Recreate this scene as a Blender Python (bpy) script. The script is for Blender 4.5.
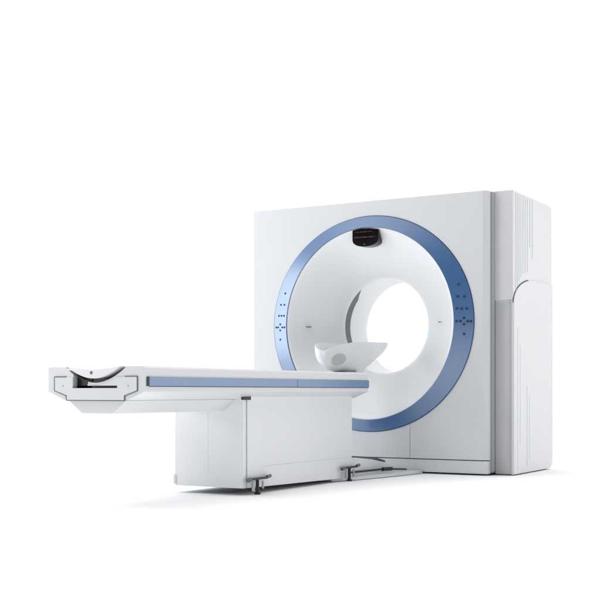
import bpy, bmesh, math
from math import radians as rad, sin, cos, pi
from mathutils import Vector, Matrix

for o in list(bpy.data.objects): bpy.data.objects.remove(o)
SC = bpy.context.scene
COL = SC.collection

# ------------------------------------------------------------------ camera
# world frame: X along the scanner's front, +Y into its depth, metres
cam = bpy.data.cameras.new('camera'); cam_o = bpy.data.objects.new('camera', cam); COL.objects.link(cam_o)
cam_o.location = (2.806, -7.421, .573)
cam_o.rotation_euler = (rad(90), 0, rad(30))
cam.sensor_width = 36; cam.lens = 68.94; cam.shift_y = 92/600; cam.clip_end = 600
SC.camera = cam_o

# ------------------------------------------------------------------ white studio surround
W = bpy.data.worlds.new('World'); SC.world = W; W.use_nodes = True
nt = W.node_tree; nt.nodes.clear()
wo = nt.nodes.new('ShaderNodeOutputWorld'); bg = nt.nodes.new('ShaderNodeBackground')
tc = nt.nodes.new('ShaderNodeTexCoord')
def vdot(vec):
    n = nt.nodes.new('ShaderNodeVectorMath'); n.operation = 'DOT_PRODUCT'; n.inputs[1].default_value = vec
    nt.links.new(tc.outputs['Generated'], n.inputs[0]); return n.outputs['Value']
def ramp(src, a, b, lo, hi):
    n = nt.nodes.new('ShaderNodeMapRange'); n.interpolation_type = 'SMOOTHSTEP'
    for i, v in zip((1, 2, 3, 4), (a, b, lo, hi)): n.inputs[i].default_value = v
    nt.links.new(src, n.inputs[0]); return n.outputs[0]
back = ramp(vdot((-.5, .866, 0)), -.3, .5, .01, 1.26)     # surround white behind the machine, darkened opposite to shape the shading
top = ramp(vdot((0, 0, 1)), .5, .95, 0, 1.5)              # unseen overhead glow added to burn the floor out to white
ad = nt.nodes.new('ShaderNodeMath'); ad.operation = 'ADD'
nt.links.new(back, ad.inputs[0]); nt.links.new(top, ad.inputs[1])
bg.inputs[0].default_value = (.992, .995, 1, 1)
nt.links.new(ad.outputs[0], bg.inputs[1]); nt.links.new(bg.outputs[0], wo.inputs[0])

def lamp(name, loc, aim, sx, sy, power, col=(1, 1, 1)):
    L = bpy.data.lights.new(name, 'AREA'); L.shape = 'RECTANGLE'; L.size = sx; L.size_y = sy; L.energy = power; L.color = col
    o = bpy.data.objects.new(name, L); COL.objects.link(o); o.location = loc
    o.rotation_euler = (Vector(aim)-Vector(loc)).to_track_quat('-Z', 'Y').to_euler()
lamp('softbox_side', (-4.6, -1.9, 1.7), (-1.4, 0, 1.3), 1.7, 2.4, 50, (.88, .965, 1))
lamp('fill_right', (5.0, .7, 2.1), (-.6, -1.2, .7), 1.6, 2.2, 46)  # unseen fill lamp added to brighten the right-facing sides
lamp('fill_low', (-3.3, -5.3, 1.5), (-1.0, -2.2, .4), 1.2, 1.2, 26)  # unseen fill lamp added to brighten the pedestal end and table foot
lamp('softbox_high', (-3.3, -4.0, 4.5), (-1.3, -.8, 1.1), 2.4, 1.8, 46)

SC.view_settings.view_transform = 'Standard'; SC.view_settings.look = 'None'
SC.view_settings.gamma = 1; SC.view_settings.exposure = 0

# ------------------------------------------------------------------ materials
def mat(name, col, rough=.4, coat=0, coat_rough=.15, metal=0, noise=.03, scale=3, bump=0, emit=None, spec=.5, sss=0):
    m = bpy.data.materials.new(name); m.use_nodes = True; n = m.node_tree; b = n.nodes['Principled BSDF']
    b.inputs['Roughness'].default_value = rough; b.inputs['Metallic'].default_value = metal
    b.inputs['Coat Weight'].default_value = coat; b.inputs['Coat Roughness'].default_value = coat_rough
    b.inputs['Specular IOR Level'].default_value = spec
    t = n.nodes.new('ShaderNodeTexCoord'); x = n.nodes.new('ShaderNodeTexNoise')
    x.inputs['Scale'].default_value = scale; x.inputs['Detail'].default_value = 5
    n.links.new(t.outputs['Object'], x.inputs['Vector'])
    r = n.nodes.new('ShaderNodeMix'); r.data_type = 'RGBA'
    r.inputs[6].default_value = (*[c*(1-noise) for c in col], 1); r.inputs[7].default_value = (*[min(1, c*(1+noise)) for c in col], 1)
    n.links.new(x.outputs[0], r.inputs[0]); n.links.new(r.outputs[2], b.inputs['Base Color'])
    q = n.nodes.new('ShaderNodeMapRange'); q.inputs[3].default_value = max(0, rough-.05); q.inputs[4].default_value = rough+.05
    n.links.new(x.outputs[0], q.inputs[0]); n.links.new(q.outputs[0], b.inputs['Roughness'])
    if bump:
        y = n.nodes.new('ShaderNodeTexNoise'); y.inputs['Scale'].default_value = 240; n.links.new(t.outputs['Object'], y.inputs['Vector'])
        bp = n.nodes.new('ShaderNodeBump'); bp.inputs['Strength'].default_value = bump; bp.inputs['Distance'].default_value = .002
        n.links.new(y.outputs[0], bp.inputs['Height']); n.links.new(bp.outputs[0], b.inputs['Normal'])
    if coat >= 1: b.inputs['Coat IOR'].default_value = 2.15
    if emit:
        b.inputs['Emission Color'].default_value = (*emit[0], 1); b.inputs['Emission Strength'].default_value = emit[1]
    if sss:
        b.inputs['Subsurface Weight'].default_value = sss; b.inputs['Subsurface Radius'].default_value = (.03, .03, .03)
    return m
M = dict(
    white=mat('white_painted_cover', (.715, .728, .748), .38, .15, .2, noise=.015, bump=.06),
    cover=mat('side_cover_plastic', (.755, .765, .782), .42, .1, .2, noise=.015, bump=.06),
    gloss=mat('glossy_white_shell', (.80, .815, .835), .32, .25, .2, noise=.012),
    blue=mat('blue_satin_trim', (.046, .150, .365), .36, 1, .3, noise=.06, scale=6),
    navy=mat('navy_rubber', (.012, .022, .07), .45),
    edge=mat('dark_blue_polished_edge', (.035, .07, .19), .3, 1, .2),
    grey=mat('grey_gasket', (.13, .14, .155), .5, noise=.08),
    gap_shade=mat('light_grey_gap_shade', (.40, .415, .43), .6),
    joint_shade=mat('pale_grey_joint_shade', (.52, .53, .55), .6),
    seam=mat('dark_seam_shade', (.09, .1, .12), .6),  # dark colour for strips that stand in for shade in seams
    black=mat('black_plastic', (.008, .008, .009), .35, noise=.2),
    screen=mat('black_display_glass', (.004, .003, .004), .12, noise=.1),
    led=mat('dim_red_display_segments', (.02, .01, .01), .4, emit=((.45, .25, .22), .12)),
    holder=mat('frosted_plastic', (.74, .76, .78), .3, .3, noise=.03, sss=.3),
    hollow_shade=mat('grey_hollow_shade', (.47, .48, .49), .9, noise=.1, scale=20),
    steel=mat('brushed_steel', (.45, .46, .48), .3, metal=1, noise=.08),
    floor=mat('white_studio_floor', (.9, .9, .9), .85, noise=.01, scale=.6, spec=0),
)

# ------------------------------------------------------------------ mesh helpers
def link(name, bm, m, parent=None, bevel=0, seg=3, angle=35):
    me = bpy.data.meshes.new(name); bmesh.ops.recalc_face_normals(bm, faces=bm.faces); bm.to_mesh(me); bm.free()
    for p in me.polygons: p.use_smooth = True
    me.set_sharp_from_angle(angle=rad(angle))
    me.materials.append(M[m]); o = bpy.data.objects.new(name, me); COL.objects.link(o)
    if parent:
        o.parent = parent      # modelled in world metres: keep it there under the Empty
        if parent.type == 'EMPTY': o.matrix_parent_inverse = Matrix.Translation(-parent.location)
    if bevel:
        b = o.modifiers.new('bevel', 'BEVEL'); b.width = bevel; b.segments = seg; b.limit_method = 'ANGLE'; b.angle_limit = rad(30); b.harden_normals = True
    return o
def box(bm, a, b):
    r = bmesh.ops.create_cube(bm, size=1)
    for v in r['verts']:
        v.co = Vector([(a[i]+b[i])/2 + v.co[i]*(b[i]-a[i]) for i in range(3)])
    return r['verts']
def Box(a, b):
    bm = bmesh.new(); box(bm, a, b); return bm
def prism(pts, lo, hi, axis='y', bm=None, taper=None):
    """polygon extruded along axis: 'y' takes (x,z), 'x' takes (y,z), 'z' takes (x,y)"""
    bm = bm or bmesh.new()
    def P(p, t): return {'y': (p[0], t, p[1]), 'x': (t, p[0], p[1]), 'z': (p[0], p[1], t)}[axis]
    A = [bm.verts.new(P(p, lo)) for p in pts]; B = [bm.verts.new(P(p, hi)) for p in (taper or pts)]
    bm.faces.new(A); bm.faces.new(B[::-1])
    for i in range(len(pts)): bm.faces.new((A[i], B[i], B[(i+1) % len(pts)], A[(i+1) % len(pts)]))
    return bm
def tube(bm, a, b, r, n=20, r2=None):
    a = Vector(a); b = Vector(b); d = b-a
    mt = Matrix.Translation((a+b)/2) @ d.to_track_quat('Z', 'Y').to_matrix().to_4x4()
    bmesh.ops.create_cone(bm, cap_ends=True, segments=n, radius1=r, radius2=r if r2 is None else r2, depth=d.length, matrix=mt); return bm
def cut(o, cutters):
    """real boolean cuts, applied at once"""
    for bm in cutters:
        me = bpy.data.meshes.new('cutter'); bmesh.ops.recalc_face_normals(bm, faces=bm.faces); bm.to_mesh(me); bm.free()
        c = bpy.data.objects.new('cutter', me); COL.objects.link(c)
        md = o.modifiers.new('cut', 'BOOLEAN'); md.operation = 'DIFFERENCE'; md.solver = 'EXACT'; md.object = c
        for x in o.modifiers:
            if x.type == 'BEVEL': x.show_viewport = False
        bpy.context.view_layer.update()
        dg = bpy.context.evaluated_depsgraph_get()
        new = bpy.data.meshes.new_from_object(o.evaluated_get(dg))
        o.modifiers.remove(md)
        for x in o.modifiers: x.show_viewport = True
        old = o.data; o.data = new; new.name = old.name
        bpy.data.objects.remove(c)
    for p in o.data.polygons: p.use_smooth = True
    o.data.set_sharp_from_angle(angle=rad(35))
    return o
def ell(cx, cz, a, b, n=160): return [(cx+a*cos(2*pi*i/n), cz+b*sin(2*pi*i/n)) for i in range(n)]
def lathe(prof, cx, cz, n=160, closed=False, a0=0, a1=2*pi, fade=None):
    """prof: (rx, rz, y) swept round the Y axis at (cx, cz)"""
    bm = bmesh.new(); full = abs(a1-a0-2*pi) < 1e-6; rows = []
    for rx, rz, y in prof:
        rows.append([bm.verts.new((cx+rx*cos(a0+(a1-a0)*i/n), y, cz+rz*sin(a0+(a1-a0)*i/n))) for i in range(n if full else n+1)])
    K = len(rows)
    for k in range(K if closed else K-1):
        A = rows[k]; B = rows[(k+1) % K]
        for i in range(n):
            j = (i+1) % n if full else i+1
            bm.faces.new((A[i], A[j], B[j], B[i]))
    if not full and closed:
        bm.faces.new([r[0] for r in rows]); bm.faces.new([r[-1] for r in rows][::-1])
    return bm
def thing(name, label, cat, loc):
    o = bpy.data.objects.new(name, None); COL.objects.link(o); o.location = loc; o['label'] = label; o['category'] = cat
    o.empty_display_size = .2; bpy.context.view_layer.update()
    return o
# ------------------------------------------------------------------ floor
fl = link('floor', prism([(-90, -60), (70, -60), (70, 120), (-90, 120)], -.05, 0, 'z'), 'floor'); fl['kind'] = 'structure'

# ================================================================== scanner gantry
G = thing('ct_scanner', 'large white body scanner gantry with round bore, blue ring trim and black display above it', 'ct scanner', (-.94, .5, 0))
CX, CZ = -.90, 1.064
U0, U1 = -1.885, 0.0
# front door: slab with the bore opening, a vertical seam under the ring
front = link('front_panel', prism([(U0, .05), (U0, 0), (-.036, 0), (-.001, .026), (U1, .05)], .106, 1.95, 'z'), 'white', G, .005)
cut(front, [prism(ell(CX, CZ, .72, .735), -.1, .2),
            Box((-.5825, -.02, .05), (-.5785, .007, .34))])
link('base_panel', Box((U0+.003, .004, .012), (U1-.003, .06, .1)), 'white', G, .005)
link('seam_strip', Box((U0+.02, .016, .05), (U1-.045, .05, .12)), 'seam', G)  # dark strip gives the seam its shade
link('gap_shade_strip', Box((-.055, .05, .03), (.014, .099, 1.945)), 'gap_shade', G)  # grey strip put in to darken the gap like shade
# core housing behind the door
hs = link('housing', Box((-1.93, .101, .01), (-.002, .94, 1.945)), 'cover', G, .02)
cut(hs, [prism(ell(CX, CZ, .715, .73), -.1, 1.2)])
# right hand side cover: upper half proud of the lower half on the shoulder
def side_profile(f, b, z0, z1, rb=.075, rt=.045, n=8):
    p = [(f, z0)]
    p += [(b-rb+rb*sin(i/n*pi/2), z0+rb-rb*cos(i/n*pi/2)) for i in range(n+1)]
    p += [(b-rt+rt*cos(i/n*pi/2), z1-rt+rt*sin(i/n*pi/2)) for i in range(n+1)]
    p += [(f, z1)]
    return p
side = link('side_cover', prism(side_profile(.100, .955, .006, 1.956), 0.0, .143, 'x'), 'cover', G, .008)
arc = [(.138+.5*(1-cos(t*pi/2))*1.0, 1.18+.2*sin(t*pi/2)) for t in [i/14 for i in range(15)]]
# shoulder recess in the lower half
cut(side, [Box((-.05, .05, -.05), (.131, .138, 1.205))])
arc = [(.100, 1.182)] + [(.100+.50*(1-cos(i/16*pi/2)), 1.182+.19*sin(i/16*pi/2)) for i in range(1, 17)]
lower = link('side_panel', prism([(.100, .008)] + side_profile(.100, .957, .008, .5)[1:10] + [(.957, 1.372)] + arc[::-1], .131, .151, 'x'), 'cover', G, .005)
bm = bmesh.new(); aa = [(.1445, v-.003, z+.003) for v, z in arc[:13]]
for a, b in zip(aa, aa[1:]): tube(bm, a, b, .0035, 8)
link('panel_shade_line', bm, 'seam', G)  # dark tube drawn as the shade line along the panel's edge
# vertical flutes pressed in the side covers
for v, z0, z1 in [(v, z, 1.942) for v, z in [(.150, 1.26), (.185, 1.31), (.222, 1.34), (.262, 1.37), (.305, 1.40), (.350, 1.41), (.398, 1.42), (.450, 1.60), (.505, 1.52)]]:
    bm = bmesh.new(); tube(bm, (.1425, v, z0), (.1425, v, z1), .0048, 12); link('rib', bm, 'cover', G)
for v, z0, z1 in [(.17, .04, 1.02), (.225, .2, .9), (.37, .05, .62), (.42, .1, .55)]:
    bm = bmesh.new(); tube(bm, (.1505, v, z0), (.1505, v, z1), .0032, 12); link('rib', bm, 'cover', G)
# blue ring trim (a crowned band, inner edge standing forward)
OX, OZ, IX, IZ = .80, .775, .669, .69
def ring_v(t): return -.006 - .040*min(1, max(0, t))
def band(t): return (OX+(IX-OX)*t, OZ+(IZ-OZ)*t)
prof = [(OX, OZ, .02), (OX, OZ, -.002)]
for t in (.02, .08, .2, .35, .5, .65, .8, .92, .98): prof.append((*band(t), ring_v(t)-.002))
prof += [(IX, IZ, -.044), (IX, IZ, .02)]
ring = link('ring_trim', lathe(prof, CX, CZ, 220, True), 'blue', G)
for r, v in (((OX+.0025, OZ+.0025), -.001), ((IX-.0005, IZ-.0005), -.043)):
    pr = [(r[0]+.0022*cos(a), r[1]+.0022*cos(a), v+.0022*sin(a)) for a in [k*pi/4 for k in range(8)]]
    link('ring_edging', lathe(pr, CX, CZ, 200, True), 'edge', G)
# flared mouth of the bore
pts = [(.6695, .6905, -.042), (.660, .680, -.040), (.645, .662, -.030), (.60, .612, .002), (.54, .549, .052), (.48, .487, .103), (.43, .435, .146), (.39, .393, .186), (.365, .367, .216), (.351, .353, .243), (.346, .348, .275)]
link('bore_flare', lathe(pts, CX, CZ, 200), 'gloss', G, angle=60)
link('bore_liner', lathe([(.346, .348, .275), (.346, .348, .62), (.36, .36, .68), (.42, .42, .78), (.52, .52, .88), (.60, .60, .938), (.62, .62, .943)], CX, CZ, 160), 'gloss', G, angle=60)
# grey scan window band inside the bore, on its left wall
bw = bmesh.new(); n = 48; rows = []
for i in range(n+1):
    a = rad(128) + rad(82)*i/n
    w = min(1, i/9)
    v0, v1 = .283, .283+.075*w+.004
    rows.append([bw.verts.new((CX+r*cos(a), v, CZ+(r+.002)*sin(a))) for r, v in ((.3445, v0), (.3445, v1), (.350, v1), (.350, v0))])
for i in range(n):
    for k in range(4): bw.faces.new((rows[i][k], rows[i][(k+1) % 4], rows[i+1][(k+1) % 4], rows[i+1][k]))
bw.faces.new(rows[0]); bw.faces.new(rows[-1][::-1])
link('scan_window', bw, 'grey', G)
# black display over the bore
dp = [(-1.012, 1.738), (-1.012, 1.668)] + [(-.9075-.1045*cos(a), 1.668-.053*sin(a)**.85) for a in [pi*k/18 for k in range(1, 18)]] + [(-.803, 1.668), (-.803, 1.734), (-.87, 1.746), (-.95, 1.749)]
disp = link('display', prism(dp, -.054, .03), 'screen', G, .003)
def dashes(z, x0, x1, widths, h):
    """one line of dim segment characters, faint bars joined by a hairline"""
    bm = bmesh.new(); box(bm, (x0, -.0548, z-.0006), (x1, -.0538, z+.0006)); x = x0
    for k, w in enumerate(widths):
        hh_ = h*(1, .7, .9, .6, 1)[k % 5]/2
        if k % 2 == 0: box(bm, (x, -.0552, z-hh_), (x+w, -.0537, z+hh_))
        x += w
    link('readout', bm, 'led', disp)
dashes(1.722, -.985, -.850, [.005, .012, .006, .018, .004, .004, .009, .004, .005, .003, .008, .004, .005, .012, .006, .014, .006], .007)
dashes(1.684, -.995, -.822, [.007, .005, .005, .006, .008, .008, .009, .004, .005, .004, .007, .005, .010, .004, .008, .005, .004, .010, .008, .005, .010, .007, .006], .009)
bm = bmesh.new(); prism([(-.924, 1.629), (-.905, 1.629), (-.9145, 1.641)], -.0550, -.0538, 'y', bm); link('readout', bm, 'led', disp)
# control buttons on the ring
def ring_t(x, z):
    q = math.atan2((z-CZ), (x-CX)); d = math.hypot(x-CX, z-CZ)
    ro = 1/math.hypot(cos(q)/OX, sin(q)/OZ); ri = 1/math.hypot(cos(q)/IX, sin(q)/IZ)
    return (ro-d)/(ro-ri)
for x, z in [(-.205, 1.315), (-.207, 1.231), (-.163, 1.229), (-.209, 1.148), (-.179, 1.147), (-.146, 1.146), (-.212, 1.061), (-.186, 1.06), (-.139, 1.059), (-.118, 1.058), (-.163, 1.082), (-.163, 1.038), (-.163, .972),
             (-1.588, 1.31), (-1.629, 1.227), (-1.592, 1.225), (-1.647, 1.145), (-1.620, 1.144), (-1.593, 1.143), (-1.675, 1.059), (-1.655, 1.058), (-1.611, 1.057), (-1.589, 1.056), (-1.633, 1.08), (-1.633, 1.035), (-1.633, .966)]:
    v = ring_v(ring_t(x, z))-.002
    b = bmesh.new(); tube(b, (x, v-.004, z), (x, v+.006, z), .0092 if x > -1 else .0068, 16, .0092)
    link('button', b, 'navy', G, .0012, 2)
# laser windows on the flare
for x, v, z, w in [(-1.43, .040, 1.058, .020), (-.375, .040, 1.064, .010)]:
    s = 1 if x < -1 else -1
    b = bmesh.new(); vs = box(b, (-w, -.004, -.0035), (w, .004, .0035))
    bmesh.ops.rotate(b, verts=b.verts, cent=(0, 0, 0), matrix=Matrix.Rotation(rad(33*s), 3, 'Z'))
    bmesh.ops.translate(b, verts=b.verts, vec=(x, v+.004, z)); link('laser_window', b, 'grey', G)

# ================================================================== patient table
T = thing('patient_table', 'long white patient table with blue side stripe reaching towards the bore', 'patient table', (-.868, -1.45, 0))
C = -.868
V0, V1 = -3.058, -.695
up = [(.305, .60), (.305, .688), (.297, .696)]
body = [(C-.2, .533), (C-.303, .575), (C-.305, .688), (C-.297, .697), (C+.297, .697), (C+.305, .688), (C+.303, .575), (C+.2, .533)]
tb = link('table_frame', prism(body, V0, V1), 'white', T, .005)
notch = [(C-.185, .72)] + [(C-.185+.37*k/14, .690-.072*sin(pi*k/14)**.9) for k in range(15)] + [(C+.185, .72)]
cut(tb, [prism(notch, V0-.2, V1+.2), Box((C-.140, V0-.1, .594), (C-.046, V0+.16, .66)), Box((C-.142, V0-.1, .592), (C+.138, V0+.10, .604))])
# black lining seen through the gap and slots
link('channel_lining', prism([(C-.1845, .687)] + [(C-.1845+.369*k/14, .688-.070*sin(pi*k/14)**.9) for k in range(1, 14)] + [(C+.1845, .687)] + [(C-.183+.366*k/14, .691-.069*sin(pi*k/14)**.9) for k in range(13, 0, -1)], V0+.004, V1-.004), 'black', T)
link('slot_lining', Box((C-.1405, V0+.03, .5935), (C-.0455, V0+.04, .665)), 'black', T)
link('slot_lining', Box((C-.1425, V0+.03, .5915), (C+.1385, V0+.04, .6045)), 'black', T)
# end plate standing proud, with the line round it
ep = [(.258, .646), (.258, .580), (.180, .556), (.180, .534)]
def mir(p): return [(C-x, z) for x, z in p]+[(C+x, z) for x, z in p[::-1]]
e1 = link('end_plate', prism(mir([(.118, .646)]+ep), V0-.004, V0+.001), 'white', T, .002)
cut(e1, [prism([(x, z-.012) for x, z in notch], V0-.2, V0+.1), Box((C-.140, V0-.1, .594), (C-.046, V0+.16, .66)), Box((C-.142, V0-.1, .592), (C+.138, V0+.10, .604))])
bm = bmesh.new()
for s in (-1, 1):
    q = [(C+s*x, z) for x, z in [(.185, .648)]+[(.260, .648), (.260, .579), (.183, .5545), (.183, .534)]]
    for a, b in zip(q, q[1:]): tube(bm, (a[0], V0-.003, a[1]), (b[0], V0-.003, b[1]), .0026, 8)
tube(bm, (C-.183, V0-.001, .532), (C+.183, V0-.001, .532), .003, 8)
link('groove_shade_line', bm, 'grey', T)  # dark tubes laid on the surface as the groove's shade
# small screws / marks
for x, z in ((-.205, .603), (.205, .603)):
    b = bmesh.new(); tube(b, (C+x, V0-.006, z), (C+x, V0, z), .004, 14); link('screw', b, 'steel', T)
# hull under the frame, narrowing downwards
hp0 = [(C-.185, .532), (C-.098, .467), (C+.098, .467), (C+.185, .532)]
link('underside', prism(hp0, V0+.012, -1.9), 'white', T, .004)
# blue stripe along both sides
for s in (1, -1):
    a, b = sorted((C+s*.3035, C+s*.3095))
    st = link('side_stripe', Box((a, V0+.028, .602), (b, V1+.006, .646)), 'blue', T, .002)
    cut(st, [Box((a-.01, -1.622, .59), (b+.01, -1.618, .66))])
    a, b = sorted((C+s*.303, C+s*.3085)); link('stripe_end', Box((a, V0+.012, .6015), (b, V0+.0275, .6465)), 'navy', T)
    a, b = sorted((C+s*.303, C+s*.3065)); link('side_moulding', Box((a, V0+.03, .6465), (b, V1+.005, .6505)), 'steel', T)
    a, b = sorted((C+s*.303, C+s*.3055)); link('side_moulding', Box((a, V0+.03, .5985), (b, V1+.005, .6015)), 'navy', T)
# end collar (faint vertical border between foot end and side)
bm = bmesh.new()
# cradle: the curved tabletop the patient lies on
def arcp(w, z, sag, k=16, rev=False):
    p = [(C-w+2*w*i/k, z-sag*sin(pi*i/k)**.9) for i in range(k+1)]; return p[::-1] if rev else p
cr = link('tabletop', prism(arcp(.166, .697, .058) + arcp(.160, .6985, .014, rev=True), V0-.016, -.50), 'gloss', T, .004)
b = bmesh.new(); tube(b, (C-.012, V0-.0175, .667), (C-.012, V0-.01, .667), .008, 18); b2 = link('end_badge', b, 'grey', cr)
# pedestal
PV0, PV1 = -2.087, -.78
pc = .231
def zb(v): return .040-.022*(v-PV0)/(PV1-PV0)
ped = bmesh.new()
endp = [(C-pc, .5335), (C+pc, .5335)]
def pedblock(x0, x1, v0, v1, zt):
    bm = bmesh.new()
    P = [(x0, v0, zb(v0)), (x1, v0, zb(v0)), (x1, v1, zb(v1)), (x0, v1, zb(v1))]
    A = [bm.verts.new(p) for p in P]; B = [bm.verts.new((p[0], p[1], zt)) for p in P]
    bm.faces.new(A[::-1]); bm.faces.new(B)
    for i in range(4): bm.faces.new((A[i], A[(i+1) % 4], B[(i+1) % 4], B[i]))
    return bm
endc = link('pedestal_end_cover', pedblock(C-pc, C+pc, PV0, PV0+.03, .540), 'gloss', T, .010)
cut(endc, [Box((C-.001, PV0-.05, .12), (C+.001, PV0+.0015, .5))])
link('pedestal_core', pedblock(C-pc+.010, C+pc-.010, PV0+.02, PV1-.02, .538), 'joint_shade', T)  # core coloured grey as the shade in the open corner joint
for s in (1, -1):
    a, b = sorted((C+s*(pc-.02), C+s*(pc-.001)))
    sp = link('pedestal_side_panel', pedblock(a, b, PV0+.046, PV1, .5465), 'gloss', T, .004)
    cut(sp, [Box((a-.02 if s < 0 else b-.0025, PV0+.2, .150), (a+.0025 if s < 0 else b+.02, PV1+.1, .1525))])
    a, b = sorted((C+s*(pc-.004), C+s*(pc+.006)))
    link('latch', Box((a, PV0-.012, .529), (b, PV0+.075, .5465)), 'black', T, .002)
link('pedestal_back', pedblock(C-pc+.004, C+pc-.004, PV1-.02, PV1-.001, .538), 'white', T, .004)
# bulged corner bumper at the pedestal's foot
b = bmesh.new()
for k in range(2):
    x = C-pc-.001 if k == 0 else C+pc-.004
tube(b, (C-pc, PV0+.016, .047), (C-pc, PV0+.016, .105), .022, 20); link('corner_bumper', b, 'white', T, .008)
# levelling feet with lever handles
def foot(x, v, m='black'):
    b = bmesh.new()
    tube(b, (x+.022, v, .0), (x+.022, v, .012), .018, 24); tube(b, (x+.022, v, .012), (x+.022, v, .09), .0095, 16)
    f = link('levelling_foot', b, m, T, .002)
    c = bmesh.new(); vs = box(c, (x+.012, v-.085, .082), (x+.032, v+.105, .095)); link('lever', c, 'black', f, .004)
    for a, b_, r in (((v-.105, .083), (v-.07, .088), .012), ((v+.10, .092), (v+.14, .096), .010)):
        d = bmesh.new(); tube(d, (x+.022, *a), (x+.022, *b_), r, 14); link('knob', d, 'grey', f, .002)
    for dv, z0, r in ((-.055, .022, .009), (.045, .03, .006)):
        e = bmesh.new(); tube(e, (x+.030, v+dv, z0), (x+.030, v+dv, .074), r, 12); link('adjuster_bolt', e, 'steel', f)
foot(C+pc, PV0+.115); foot(C+pc, -.86)
# floor plate bridging table and gantry
pl = [(C-.34, -1.0), (C+.20, -1.0), (C+.27, -.80), (C+.33, -.5), (C+.37, -.2), (C+.39, -.012), (C-.40, -.012)]
link('base_plate', prism(pl, .003, .022, 'z'), 'white', T, .004)
br = [(-.80, .02), (-.80, .135), (-.70, .142), (-.45, .118), (-.22, .082), (-.08, .045), (-.012, .028), (-.012, .02)]
link('cable_bridge', prism(br, C-.20, C+.215, 'x'), 'gloss', T, .012)
link('bridge_shade_strip', prism([(-.775, .1425), (-.35, .112), (-.20, .085), (-.20, .097), (-.35, .126), (-.775, .158)], C-.18, C+.19, 'x'), 'seam', T)  # solid dark strip drawn as the shade of a gap
bm = bmesh.new(); tube(bm, (C+.225, -.80, .05), (C+.265, -.40, .05), .007); tube(bm, (C+.265, -.40, .05), (C+.275, -.28, .047), .013); tube(bm, (C+.275, -.28, .045), (C+.28, -.05, .03), .006)
link('cable', bm, 'black', T)
# head holder: an open scoop of frosted plastic pointing into the bore
def scoop():
    bm = bmesh.new(); n = 24; K = 26; o_ = []; i_ = []
    def lerp(v, t):
        for (a, p), (b, q) in zip(t, t[1:]):
            if v <= b: f = (v-a)/(b-a); f = f*f*(3-2*f)*.35+f*.65; return p+(q-p)*f
        return t[-1][1]
    def sec(v, hw, zr, zb_, th=0):
        return [(C-(hw-th)*cos(pi*i/n), v, zr-(zr-zb_-th)*sin(pi*i/n)**.8) for i in range(n+1)]
    for k in range(K+1):
        t = (k/K)**1.7; v = -.75+.83*t
        q = min(1, (v+.75)/.27); rnd = math.sqrt(max(0, 1-(1-q)**2))
        hw = (.016+.132*rnd)*lerp(v, [(-.75, 1), (-.3, 1), (.0, .80), (.09, .42)])
        zr = .846+.058*rnd+.024*t
        bot = lerp(v, [(-.75, .775), (-.70, .742), (-.62, .716), (-.50, .704), (-.30, .704), (-.26, .722), (-.07, .800), (.04, .875), (.09, .922)])
        bot = min(bot, zr-.006)
        o_.append(sec(v, hw, zr, bot)); i_.append(sec(v+(.012 if k == 0 else 0), hw, zr, bot, .005))
    O = [[bm.verts.new(p) for p in s] for s in o_]; I = [[bm.verts.new(p) for p in s] for s in i_]
    for k in range(K):
        for i in range(n):
            bm.faces.new((O[k][i], O[k][i+1], O[k+1][i+1], O[k+1][i])); bm.faces.new((I[k][i], I[k+1][i], I[k+1][i+1], I[k][i+1]))
        for e in (0, n): bm.faces.new((O[k][e], O[k+1][e], I[k+1][e], I[k][e]))
    bm.faces.new(O[0][::-1]); bm.faces.new(I[0])
    for i in range(n): bm.faces.new((O[K][i], O[K][i+1], I[K][i+1], I[K][i]))
    bm.faces.new((O[0][0], I[0][0], I[0][n], O[0][n]))
    return bm
hh = link('head_holder', scoop(), 'holder', T, angle=60)
# grey oval solid standing in for the shaded hollow of the near wall
b = bmesh.new(); bmesh.ops.create_uvsphere(b, u_segments=40, v_segments=20, radius=1)
for v in b.verts: v.co = Vector((C+.050+.072*v.co.x, -.668+.060*v.co.y, .796+.046*v.co.z))
link('end_hollow', b, 'hollow_shade', hh)
link('support_arm', prism([(-.33, .688), (-.22, .688), (-.02, .815), (-.07, .815)], C-.010, C+.010, 'x'), 'holder', hh, .004)
link('holder_mount', Box((C-.09, -.58, .684), (C+.09, -.36, .710)), 'holder', hh, .006)
